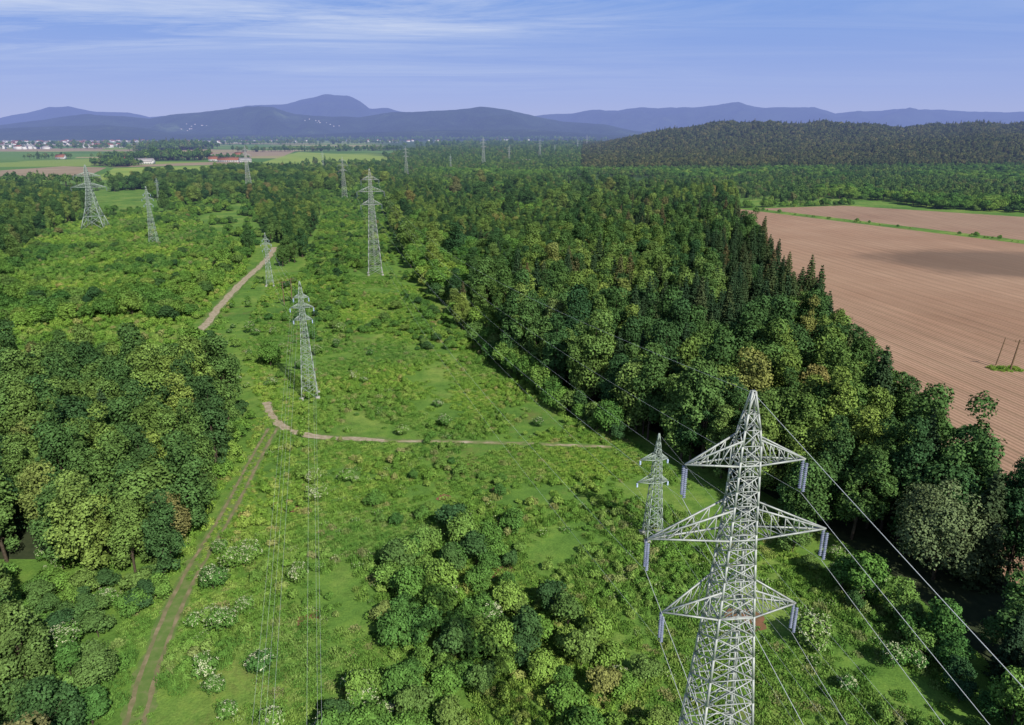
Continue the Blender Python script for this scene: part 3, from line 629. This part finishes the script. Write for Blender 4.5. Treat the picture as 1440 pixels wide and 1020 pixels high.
# ------------------------------------------------------------------ lattice pylons
def beams(segs, name, mat):
    Vs, Fs = [], []; n = 0
    for p0, p1, w in segs:
        p0, p1 = np.array(p0, float), np.array(p1, float); d = p1-p0; L = np.linalg.norm(d)
        if L < 1e-4: continue
        d /= L; a = np.array([0, 0, 1.0]) if abs(d[2]) < 0.95 else np.array([1.0, 0, 0])
        t = np.cross(d, a); t /= np.linalg.norm(t); b = np.cross(d, t); h = w/2
        c = [t*h+b*h, -t*h+b*h, -t*h-b*h, t*h-b*h]
        Vs += [p0+k for k in c]+[p1+k for k in c]
        Fs += [[n, n+1, n+5, n+4], [n+1, n+2, n+6, n+5], [n+2, n+3, n+7, n+6], [n+3, n, n+4, n+7], [n+3, n+2, n+1, n], [n+4, n+5, n+6, n+7]]; n += 8
    return quad_mesh(name, Vs, Fs, [mat])
def insulators(name, pts, length, mat, r=0.14, double=True, nd=15):
    Vs, Fs = [], []; n = 0; N8 = 8
    for (x, y, z) in pts:
        for off in ((-0.17, 0.17) if double else (0,)):
            for i in range(nd):
                z0 = z-0.12-(length-0.24)*i/nd; dz = (length-0.24)/nd
                for (ra, za, rb, zb) in ((r*0.35, z0, r, z0-dz*0.55), (r, z0-dz*0.55, r*0.35, z0-dz)):
                    for k in range(N8):
                        a0, a1 = k/N8*6.2832, (k+1)/N8*6.2832
                        Vs += [(x+math.cos(a0)*ra, y+off+math.sin(a0)*ra, za), (x+math.cos(a1)*ra, y+off+math.sin(a1)*ra, za), (x+math.cos(a1)*rb, y+off+math.sin(a1)*rb, zb), (x+math.cos(a0)*rb, y+off+math.sin(a0)*rb, zb)]
                        Fs.append([n, n+3, n+2, n+1]); n += 4
    return quad_mesh(name, Vs, Fs, [mat])
def lattice(prof, Htop, w_leg, w_br, panel):
    zs = [p[0] for p in prof]; ws = [p[1] for p in prof]; wid = lambda z: float(np.interp(z, zs, ws))
    lv = [0.0]
    while lv[-1] < Htop-0.4:
        lv.append(lv[-1]+max(0.75, wid(lv[-1])*panel))
    lv[-1] = Htop; segs = []
    cor = lambda z: [np.array([sx_*wid(z)/2, sy_*wid(z)/2, z]) for sx_, sy_ in ((1, 1), (-1, 1), (-1, -1), (1, -1))]
    for i, (a, b) in enumerate(zip(lv[:-1], lv[1:])):
        A, B_ = cor(a), cor(b); f = 1-0.40*(a/Htop)
        for k in range(4):
            j = (k+1) % 4
            segs.append((A[k], B_[k], w_leg*f)); segs.append((A[k], B_[j], w_br*f)); segs.append((A[j], B_[k], w_br*f))
            segs.append((B_[k], B_[j], w_br*f*0.9))
            if wid(a) > 1.6:
                m0 = (A[k]+B_[k])/2; m1 = (A[j]+B_[j])/2; cc = (A[k]+A[j]+B_[k]+B_[j])/4
                segs.append((m0, (A[k]+cc)/2, w_br*0.6)); segs.append((m1, (A[j]+cc)/2, w_br*0.6)); segs.append((m0, (B_[k]+cc)/2, w_br*0.6)); segs.append((m1, (B_[j]+cc)/2, w_br*0.6))
        if i % 2 == 0: segs.append((B_[0], B_[2], w_br*0.7))
    return segs, wid
def arm_segs(wid, z, half, rise, w, side, nseg=5):
    segs = []; tip = np.array([side*half, 0, z])
    for sy_ in (1, -1):
        a = np.array([side*wid(z)/2, sy_*wid(z)/2, z]); c = np.array([side*wid(z+rise)/2, sy_*wid(z+rise)/2, z+rise])
        segs += [(a, tip, w), (c, tip, w)]
        for i in range(nseg-1):
            t0, t1 = i/nseg, (i+1)/nseg; am = a+(tip-a)*t1*0.98; cm = c+(tip-c)*t0
            segs.append((cm, am, w*0.5))
            segs.append((a+(tip-a)*t1, c+(tip-c)*t1, w*0.45))
    for i in range(1, nseg+1):
        t = i/nseg-0.02; A = np.array([side*wid(z)/2, wid(z)/2, z]); B_ = A*[1, -1, 1]; t0 = (i-1)/nseg
        segs.append((A+(tip-A)*t0, B_+(tip-B_)*t, w*0.5))
        if i < nseg: segs.append((A+(tip-A)*t, B_+(tip-B_)*t, w*0.45))
    return segs
def pylon_type(kind):
    if kind == 'A':
        prof = [(0, 4.7), (16, 2.75), (23.5, 1.75), (27.7, 1.25), (32.8, 0.85), (35, 0.14)]; Ht = 35
        arms = [(31.5, 2.9, 2.9, 1.25), (27.7, 4.45, 4.45, 1.6), (23.5, 3.45, 3.45, 1.5)]; wl, wb, wa, pn, il, im, dbl = 0.13, 0.060, 0.072, 0.58, 1.75, M_INSUL, True; mt = M_STEEL
    elif kind == 'D':
        prof = [(0, 12.0), (12, 5.5), (22, 2.6), (30, 1.8), (33, 1.2), (35, 0.3)]; Ht = 35
        arms = [(29, 7.0, 7.0, 2.0), (23, 9.0, 9.0, 2.4)]; wl, wb, wa, pn, il, im, dbl = 0.30, 0.17, 0.2, 0.6, 2.2, M_INSUL, True; mt = M_STEELG
    elif kind == 'B':
        prof = [(0, 2.9), (13, 1.1), (19.5, 0.72), (21.5, 0.12)]; Ht = 21.5
        arms = [(18.6, 1.3, 1.3, 0.6), (16.8, 2.0, 2.0, 0.8), (14.6, 1.6, 1.6, 0.8)]; wl, wb, wa, pn, il, im, dbl = 0.11, 0.055, 0.07, 0.85, 0.9, M_INSULB, False; mt = M_STEELG
    else:
        prof = [(0, 1.9), (6, 1.2), (10.5, 0.75), (13.3, 0.1)]; Ht = 13.3
        arms = [(10.2, 2.0, 1.2, 0.7), (7.4, 2.2, 1.4, 0.7)]; wl, wb, wa, pn, il, im, dbl = 0.10, 0.055, 0.075, 0.85, 0.7, M_INSULB, False; mt = M_STEELG
    segs, wid = lattice(prof, Ht, wl, wb, pn)
    body = beams(segs, 'lattice_body_'+kind, mt)
    ar = []; tips = []
    for z, l, r, rise in arms:
        ar += arm_segs(wid, z, l, rise, wa, -1)+arm_segs(wid, z, r, rise, wa, 1)
        tips += [(-l, 0, z), (r, 0, z)]
        c = [np.array([a*wid(z)/2, b*wid(z)/2, z]) for a, b in ((1, 1), (-1, 1), (-1, -1), (1, -1))]
        ar += [(c[i], c[(i+1) % 4], wa) for i in range(4)]
    armm = beams(ar, 'crossarms_'+kind, mt)
    ins = insulators('insulators_'+kind, tips, il, im, 0.085 if kind in 'AD' else 0.11, dbl)
    lad = []
    zz = np.arange(2.0, Ht-2.5, 0.4)
    for z0, z1 in zip(zz[:-1], zz[1:]):
        y0, y1 = -wid(z0)/2+0.05, -wid(z1)/2+0.05
        lad += [((-0.2, y0, z0), (-0.2, y1, z1), 0.045), ((0.2, y0, z0), (0.2, y1, z1), 0.045), ((-0.2, y0, z0), (0.2, y0, z0), 0.03)]
    ladm = beams(lad, 'ladder_'+kind, mt)
    w0 = wid(0)/2; ft = beams([((a*w0, b*w0, -0.3), (a*w0, b*w0, 0.45), 0.7) for a, b in ((1, 1), (-1, 1), (-1, -1), (1, -1))], 'footings_'+kind, M_CONC)
    att = [(x, 0, z-il) for x, _, z in tips]+[(0, 0, Ht-0.1)]
    return dict(body=body, arms=armm, ins=ins, lad=ladm, ft=ft, att=att)
PT = {k: pylon_type(k) for k in 'ABCD'}
def ends(kind, x, y, rz, s=1.0):
    return [np.array([x+s*(a*math.cos(rz)-b*math.sin(rz)), y+s*(a*math.sin(rz)+b*math.cos(rz)), s*c]) for a, b, c in PT[kind]['att']]
def pylon(kind, x, y, rz, s=1.0):
    e = bpy.data.objects.new('transmission_pylon', None); scene.collection.objects.link(e)
    e.location = (x, y, 0); e.rotation_euler = (0, 0, rz); e.scale = (s, s, s)
    t = PT[kind]
    for nm, k in (('lattice_body', 'body'), ('crossarms', 'arms'), ('insulators', 'ins'), ('ladder', 'lad'), ('footings', 'ft')):
        add_obj(nm, t[k], parent=e)
    return ends(kind, x, y, rz, s)
def wires(A, B, sag, r=0.018):
    cu = bpy.data.curves.new('conductors', 'CURVE'); cu.dimensions = '3D'; cu.bevel_depth = r; cu.bevel_resolution = 1; cu.materials.append(M_WIRE)
    for a, b in zip(A, B):
        n = 40; sp = cu.splines.new('POLY'); sp.points.add(n-1)
        for i in range(n):
            t = i/(n-1); p = a+(b-a)*t; sp.points[i].co = (p[0], p[1], p[2]-4*sag*t*(1-t), 1)
    return add_obj('overhead_wires', cu)
a1 = pylon('A', 10.85, 30.0, math.radians(6))
x2, y2 = P(528, 386); a2 = pylon('A', x2, y2, math.radians(13), 1.0)
x3, y3 = P(485, 280); a3 = pylon('A', x3, y3, math.radians(12), 0.86)
a0 = ends('A', 33, -230, math.radians(6))
wires(a0, a1, 6.5, 0.011); wires(a1, a2, 6.0, 0.005); wires(a2, a3, 6.0, 0.006)
xb, yb = P(436, 558); b1 = pylon('B', xb, yb, math.radians(14))
b0 = ends('B', xb+62, yb-232, math.radians(14)); wires(b0, b1, 3.5, 0.0045)
xb2, yb2 = P(380, 402); b2 = pylon('B', xb2, yb2, math.radians(14), 0.78); wires(b1, b2, 2.5, 0.006)
xc, yc = P(917, 757); c1 = pylon('C', xc, yc, math.radians(8), 1.02)
c0 = ends('C', xc+26, yc-150, math.radians(8)); wires(c0, c1, 1.5, 0.006)
for (x, y, hh, k) in SITES:
    pylon(k, x, y, math.radians(12+random.uniform(-3, 3)), hh/(21.5 if k == 'B' else 35))

# slender wooden poles
def pole(name, x, y, h, lean, arms=True, r=0.14):
    B = Build(); V, F = cone_quads((0, 0, -0.3), (lean*h, 0, h), r, r*0.7, 10); B.add(V, F)
    if arms:
        V, F = cone_quads((lean*h-0.9, 0, h-0.35), (lean*h+0.9, 0, h-0.35), 0.07, 0.07, 6); B.add(V, F)
        for k in (-0.8, 0, 0.8):
            V, F = cone_quads((lean*h+k, 0, h-0.3), (lean*h+k, 0, h+0.02), 0.06, 0.05, 6); B.add(V, F)
    return add_obj(name, B.mesh(name, [M_WOOD]), (x, y, 0))
x, y = P(1420, 522); pole('utility_pole', x, y, 6.6, 0.1, True, 0.19)
x, y = P(1400, 514); pole('utility_pole', x, y, 6.0, 0.14, False, 0.13)
x, y = P(400, 430); pole('utility_pole', x, y, 7, 0.0); x, y = P(411, 425); pole('utility_pole', x, y, 7, 0.02)

# ------------------------------------------------------------------ buildings
M_WALL = simple('rendered_wall', [(0.3, (0.55, 0.53, 0.48)), (0.7, (0.68, 0.66, 0.61))], 0.5)
M_ROOF = simple('clay_tile_roof', [(0.3, (0.24, 0.09, 0.055)), (0.7, (0.34, 0.15, 0.09))], 0.6)
M_ROOFG = simple('fibre_cement_roof', [(0.3, (0.30, 0.28, 0.27)), (0.7, (0.42, 0.40, 0.38))], 0.6)
M_GLASS = simple('window_glass', [(0.3, (0.03, 0.04, 0.05)), (0.7, (0.06, 0.07, 0.08))], 1, 0.15)
def box(x0, x1, y0, y1, z0, z1):
    V = np.array([(x0, y0, z0), (x1, y0, z0), (x1, y1, z0), (x0, y1, z0), (x0, y0, z1), (x1, y0, z1), (x1, y1, z1), (x0, y1, z1)])
    return V, np.array([[0, 3, 2, 1], [4, 5, 6, 7], [0, 1, 5, 4], [1, 2, 6, 5], [2, 3, 7, 6], [3, 0, 4, 7]])
def gable(L, W, z, rh, ov=0.6, th=0.25):
    B = Build(); hw = W/2+ov; hl = L/2+ov; zb = z-ov*rh/(W/2)
    for s in (1, -1):
        V = np.array([(-hl, s*hw, zb), (hl, s*hw, zb), (hl, 0, z+rh), (-hl, 0, z+rh), (-hl, s*hw, zb+th), (hl, s*hw, zb+th), (hl, 0, z+rh+th), (-hl, 0, z+rh+th)])
        B.add(V, [[0, 3, 2, 1], [4, 5, 6, 7], [0, 1, 5, 4], [1, 2, 6, 5], [2, 3, 7, 6], [3, 0, 4, 7]])
    return B
def house(name, x, y, L, W, Hh, rh, rz, roof):
    e = add_obj(name, None, (x, y, 0), rz)
    B = Build(); V, F = box(-L/2, L/2, -W/2, W/2, 0, Hh); B.add(V, F)
    for s in (-1, 1):
        xs = s*L/2; V = np.array([(xs, -W/2, Hh), (xs, W/2, Hh), (xs, 0.01, Hh+rh), (xs, -0.01, Hh+rh)]); B.add(V, [[0, 1, 2, 3]])
    add_obj('walls', B.mesh('walls', [M_WALL]), parent=e)
    add_obj('roof', gable(L, W, Hh, rh).mesh('roof', [roof]), parent=e)
    B = Build()
    for k in np.arange(-L/2+2.2, L/2-1.5, 3.6):
        for z in np.arange(1.0, Hh-1.4, 2.9):
            V, F = box(k-0.55, k+0.55, -W/2-0.03, -W/2+0.05, z, z+1.35); B.add(V, F)
    add_obj('windows', B.mesh('windows', [M_GLASS]), parent=e)
    V, F = box(-0.7, 0.7, -W/2-0.05, -W/2+0.04, 0, 2.2); B = Build(); B.add(V+np.array([0.4, 0, 0]), F); add_obj('door', B.mesh('door', [M_WOOD]), parent=e)
    V, F = box(L*0.2, L*0.2+0.9, 0.5, 1.4, Hh, Hh+rh+1.0); B = Build(); B.add(V, F); add_obj('chimney', B.mesh('chimney', [M_ROOF]), parent=e)
for nm, px, py, L, W, Hh, rh, rz, rf in [('barn', 198, 231, 40, 14, 4.5, 4.5, 0.05, M_ROOFG), ('farm_house', 173, 230, 14, 10, 5, 4, 0.1, M_ROOF), ('farm_house', 86, 224, 16, 10, 4, 4.5, 0.0, M_ROOF), ('barn', 322, 228, 34, 12, 3.5, 4, 0.05, M_ROOF), ('farm_house', 300, 227, 14, 10, 4, 4, 0.3, M_ROOF), ('barn', 345, 229, 18, 10, 4, 4, 0.6, M_ROOFG), ('farm_house', 210, 225, 18, 10, 4, 4, 0.2, M_ROOF), ('farm_house', 228, 223, 14, 10, 4, 4, 0.7, M_ROOF), ('barn', 290, 219, 26, 12, 4, 4, 0.3, M_ROOF), ('farm_house', 336, 220, 15, 10, 4, 4, 0.2, M_ROOF), ('farm_house', 735, 231, 24, 12, 4.5, 2.5, 0.0, M_ROOFG)]:
    x, y = P(px, py); house(nm, x, y, L, W, Hh, rh, rz, rf)
VB = Build()
def vhouse(x, y, z, s=1.0):
    L, W, h_ = random.uniform(14, 26)*s, random.uniform(10, 14)*s, random.uniform(6, 10)*s; a = random.uniform(0, 3.14)
    R = np.array([[math.cos(a), math.sin(a), 0], [-math.sin(a), math.cos(a), 0], [0, 0, 1]])
    V, F = box(-L/2, L/2, -W/2, W/2, -6, h_); VB.add(V@R+np.array([x, y, z]), F, 0)
    G_ = gable(L, W, h_, 4*s); rm = 1 if random.random() < 0.7 else 2
    for V, F in zip(G_.V, G_.F): VB.add(V@R+np.array([x, y, z]), F-F.min(), rm)
def vil(px, py, n, spx, spy):
    for _ in range(n):
        x, y = P(px+random.uniform(-spx, spx), py+random.uniform(-spy, spy)); vhouse(x, y, 0)
vil(60, 202.5, 90, 75, 2.0); vil(150, 200.5, 40, 60, 1.2); vil(300, 201, 30, 60, 1.0); vil(500, 199.5, 26, 120, 1.0); vil(690, 197.5, 24, 80, .8); vil(30, 209, 18, 40, 1.5); vil(160, 207, 10, 40, 1.0)

# ------------------------------------------------------------------ mountains
def prof_fn(pts):
    A, E = [], []
    for px, py in pts:
        u, v = (px-720)/1000, (py-510)/1000; den = CP-v*SP
        A.append(u/den); E.append(-(SP+v*CP)/den)
    return lambda a: np.interp(a, A, E)
def mountains(name, pts, Y0, W, col, seed, rough=0.10, towns=()):
    f = prof_fn(pts); na, ns = 640, 60
    a = np.linspace(-1.3, 1.3, na); s = np.linspace(-1, 1, ns); AA, SS = np.meshgrid(a, s)
    YY = Y0+SS*W; crest = H+f(AA)*Y0
    b = np.clip(1-np.abs(SS)**1.25, 0, 1)
    nzv = np.array([mnoise.fractal(Vector((x_*26, y_*2.0+seed, seed)), 0.8, 2.1, 7) for x_, y_ in zip(AA.ravel(), SS.ravel())]).reshape(AA.shape)
    ridg = np.array([mnoise.ridged_multi_fractal(Vector((x_*13, y_*1.3+seed*2, seed)), 0.9, 2.0, 5, 1.0, 2.0) for x_, y_ in zip(AA.ravel(), SS.ravel())]).reshape(AA.shape)
    zz = crest*b*(1+rough*0.35*nzv)+(ridg-1.0)*crest*0.42*b*(1-b)*2+nzv*crest*0.16*(1-b)*b*2
    zz = np.where(np.abs(SS) > 0.98, -20, zz)
    V = np.stack([(AA*YY).ravel(), YY.ravel(), zz.ravel()], 1); idx = np.arange(na*ns).reshape(ns, na)
    F = np.stack([idx[:-1, :-1].ravel(), idx[:-1, 1:].ravel(), idx[1:, 1:].ravel(), idx[1:, :-1].ravel()], 1)
    m, nt = new_mat(name+'_woods')
    c = ramp(nt, noise_tex(nt, 0.0022, 8, 0.7), [(0.38, col[0]), (0.58, col[1]), (0.70, col[2])])
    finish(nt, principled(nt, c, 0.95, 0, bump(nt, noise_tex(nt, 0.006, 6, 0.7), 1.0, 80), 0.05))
    add_obj(name, quad_mesh(name, V, F, [m], smooth=True))
    for px, n, spread, s0 in towns:
        for _ in range(n):
            ac = (px+random.gauss(0, spread)-720)/1000/1.052; sv = s0+random.gauss(0, 0.07)
            ia = int((ac+1.3)/2.6*(na-1)); is_ = int((sv+1)/2*(ns-1))
            ia = min(max(ia, 0), na-1); p = V.reshape(ns, na, 3)[is_, ia]; vhouse(p[0]+random.uniform(-12, 12), p[1], p[2], 0.6)
mountains('mountain_range', [(-900, 170), (-200, 168), (0, 166), (40, 158), (70, 151), (95, 150), (130, 157), (180, 158), (210, 164), (300, 162), (325, 152), (345, 148), (400, 147), (425, 140), (455, 135), (490, 133), (505, 140), (520, 153), (545, 153), (580, 160), (740, 164), (790, 161), (830, 155), (870, 155), (900, 151), (950, 153), (990, 149), (1040, 146), (1080, 151), (1110, 153), (1145, 150), (1175, 160), (1230, 155), (1300, 153), (1370, 157), (1440, 158), (2300, 165)], 12500, 2600, [(0.03, 0.05, 0.035), (0.05, 0.075, 0.045), (0.09, 0.12, 0.06)], 3.1, 0.15)
mountains('foothills', [(-900, 180), (-100, 180), (0, 176), (50, 170), (120, 160), (165, 163), (210, 167), (245, 160), (300, 157), (350, 150), (385, 151), (415, 160), (450, 164), (505, 165), (550, 158), (600, 157), (640, 154), (680, 150), (710, 153), (750, 163), (790, 171), (850, 175), (890, 184), (960, 191), (1440, 192), (2300, 192)], 7600, 1500, [(0.025, 0.045, 0.022), (0.042, 0.07, 0.030), (0.11, 0.16, 0.06)], 8.4, 0.12, [(268, 10, 12, -0.6), (445, 10, 14, -0.45)])
mountains('low_hills', [(-900, 186), (-100, 184), (0, 181), (60, 178), (150, 176), (210, 181), (240, 188), (400, 190), (520, 186), (620, 183), (740, 182), (800, 186), (860, 190), (1000, 192), (2300, 192)], 5900, 800, [(0.02, 0.042, 0.02), (0.040, 0.065, 0.027), (0.09, 0.14, 0.05)], 5.7)
add_obj('distant_village', VB.mesh('village', [M_WALL, M_ROOF, M_ROOFG]))

# ------------------------------------------------------------------ world, sun
SUN_EL = math.radians(40); sd = Vector((0.52, -0.85, 0)).normalized()
w = bpy.data.worlds.new('World'); scene.world = w; w.use_nodes = True; nt = w.node_tree; nt.nodes.clear()
w.cycles.sampling_method = 'NONE'
sky = N(nt, 'ShaderNodeTexSky', sky_type='NISHITA'); sky.sun_disc = False; sky.sun_elevation = SUN_EL; sky.sun_rotation = math.atan2(sd.x, sd.y)
sky.air_density = 1.0; sky.dust_density = 0.3; sky.ozone_density = 2.5
tc = N(nt, 'ShaderNodeTexCoord'); sp = N(nt, 'ShaderNodeSeparateXYZ'); nt.links.new(tc.outputs['Generated'], sp.inputs[0])
zc = N(nt, 'ShaderNodeMath', operation='MAXIMUM'); nt.links.new(sp.outputs[2], zc.inputs[0]); zc.inputs[1].default_value = 0.01
za = N(nt, 'ShaderNodeMath', operation='ADD'); nt.links.new(zc.outputs[0], za.inputs[0]); za.inputs[1].default_value = 0.03
dx = N(nt, 'ShaderNodeMath', operation='DIVIDE'); nt.links.new(sp.outputs[0], dx.inputs[0]); nt.links.new(za.outputs[0], dx.inputs[1])
dy = N(nt, 'ShaderNodeMath', operation='DIVIDE'); nt.links.new(sp.outputs[1], dy.inputs[0]); nt.links.new(za.outputs[0], dy.inputs[1])
cb = N(nt, 'ShaderNodeCombineXYZ'); nt.links.new(dx.outputs[0], cb.inputs[0]); nt.links.new(dy.outputs[0], cb.inputs[1])
mp = N(nt, 'ShaderNodeMapping'); nt.links.new(cb.outputs[0], mp.inputs[0]); mp.inputs['Scale'].default_value = (0.24, 0.85, 1); mp.inputs['Rotation'].default_value = (0, 0, 0.08); mp.inputs['Location'].default_value = (1.3, 0.4, 0)
cn = noise_tex(nt, 1.0, 7, 0.70, mp.outputs[0], 0.8)
cn2 = noise_tex(nt, 0.30, 2, 0.5, mp.outputs[0])
cl = ramp(nt, cn, [(0.38, (0, 0, 0)), (0.68, (1, 1, 1))]); cl2 = ramp(nt, cn2, [(0.38, (0.15, 0.15, 0.15)), (0.56, (1, 1, 1))])
cf = mixc(nt, 1, cl, cl2, 'MULTIPLY')
hf = N(nt, 'ShaderNodeMapRange'); nt.links.new(sp.outputs[2], hf.inputs[0]); hf.inputs[1].default_value = 0.040; hf.inputs[2].default_value = 0.135; hf.inputs[4].default_value = 1.0
lfm = N(nt, 'ShaderNodeMapRange'); nt.links.new(sp.outputs[0], lfm.inputs[0]); lfm.inputs[1].default_value = -0.05; lfm.inputs[2].default_value = 0.30; lfm.inputs[3].default_value = 1.0; lfm.inputs[4].default_value = 0.40
cf1 = N(nt, 'ShaderNodeMath', operation='MULTIPLY'); nt.links.new(hf.outputs[0], cf1.inputs[0]); nt.links.new(lfm.outputs[0], cf1.inputs[1])
cf2 = N(nt, 'ShaderNodeMath', operation='MULTIPLY'); nt.links.new(cf, cf2.inputs[0]); nt.links.new(cf1.outputs[0], cf2.inputs[1])
tint = mixc(nt, 1, sky.outputs[0], (0.72, 0.72, 0.85), 'MULTIPLY')
lowsky = ramp(nt, sp.outputs[2], [(0.0, (0.42, 0.47, 0.76)), (0.05, (0.34, 0.43, 0.79)), (0.16, (0.185, 0.345, 0.78)), (0.30, (0.10, 0.24, 0.64))])
ls = N(nt, 'ShaderNodeVectorMath', operation='SCALE'); nt.links.new(lowsky, ls.inputs[0]); ls.inputs['Scale'].default_value = 10.0
lf = N(nt, 'ShaderNodeMapRange'); nt.links.new(sp.outputs[2], lf.inputs[0]); lf.inputs[1].default_value = 0.16; lf.inputs[2].default_value = 0.36; lf.inputs[3].default_value = 0.9; lf.inputs[4].default_value = 0.0
base = mixc(nt, lf.outputs[0], tint, ls.outputs[0])
col = mixc(nt, cf2.outputs[0], base, (6.2, 7.0, 8.8))
bg = N(nt, 'ShaderNodeBackground'); nt.links.new(col, bg.inputs[0]); bg.inputs[1].default_value = 0.10
wo = N(nt, 'ShaderNodeOutputWorld'); nt.links.new(bg.outputs[0], wo.inputs[0])

sl = bpy.data.lights.new('sun', 'SUN'); sl.energy = 5.0; sl.angle = math.radians(0.5); sl.color = (1.0, 0.95, 0.86)
so = bpy.data.objects.new('sun', sl); scene.collection.objects.link(so)
dirv = Vector((sd.x*math.cos(SUN_EL), sd.y*math.cos(SUN_EL), math.sin(SUN_EL)))
so.rotation_euler = dirv.to_track_quat('Z', 'Y').to_euler(); so.location = (80, -120, 150)

# ------------------------------------------------------------------ camera
cam = bpy.data.cameras.new('camera'); cam.sensor_width = 36; cam.lens = 25.0; cam.clip_start = 0.5; cam.clip_end = 60000
co = bpy.data.objects.new('camera', cam); scene.collection.objects.link(co)
co.location = (0, 0, H); co.rotation_euler = (math.radians(90)-PITCH, 0, 0); scene.camera = co
scene.view_settings.view_transform = 'Standard'; scene.view_settings.look = 'None'; scene.view_settings.exposure = 0
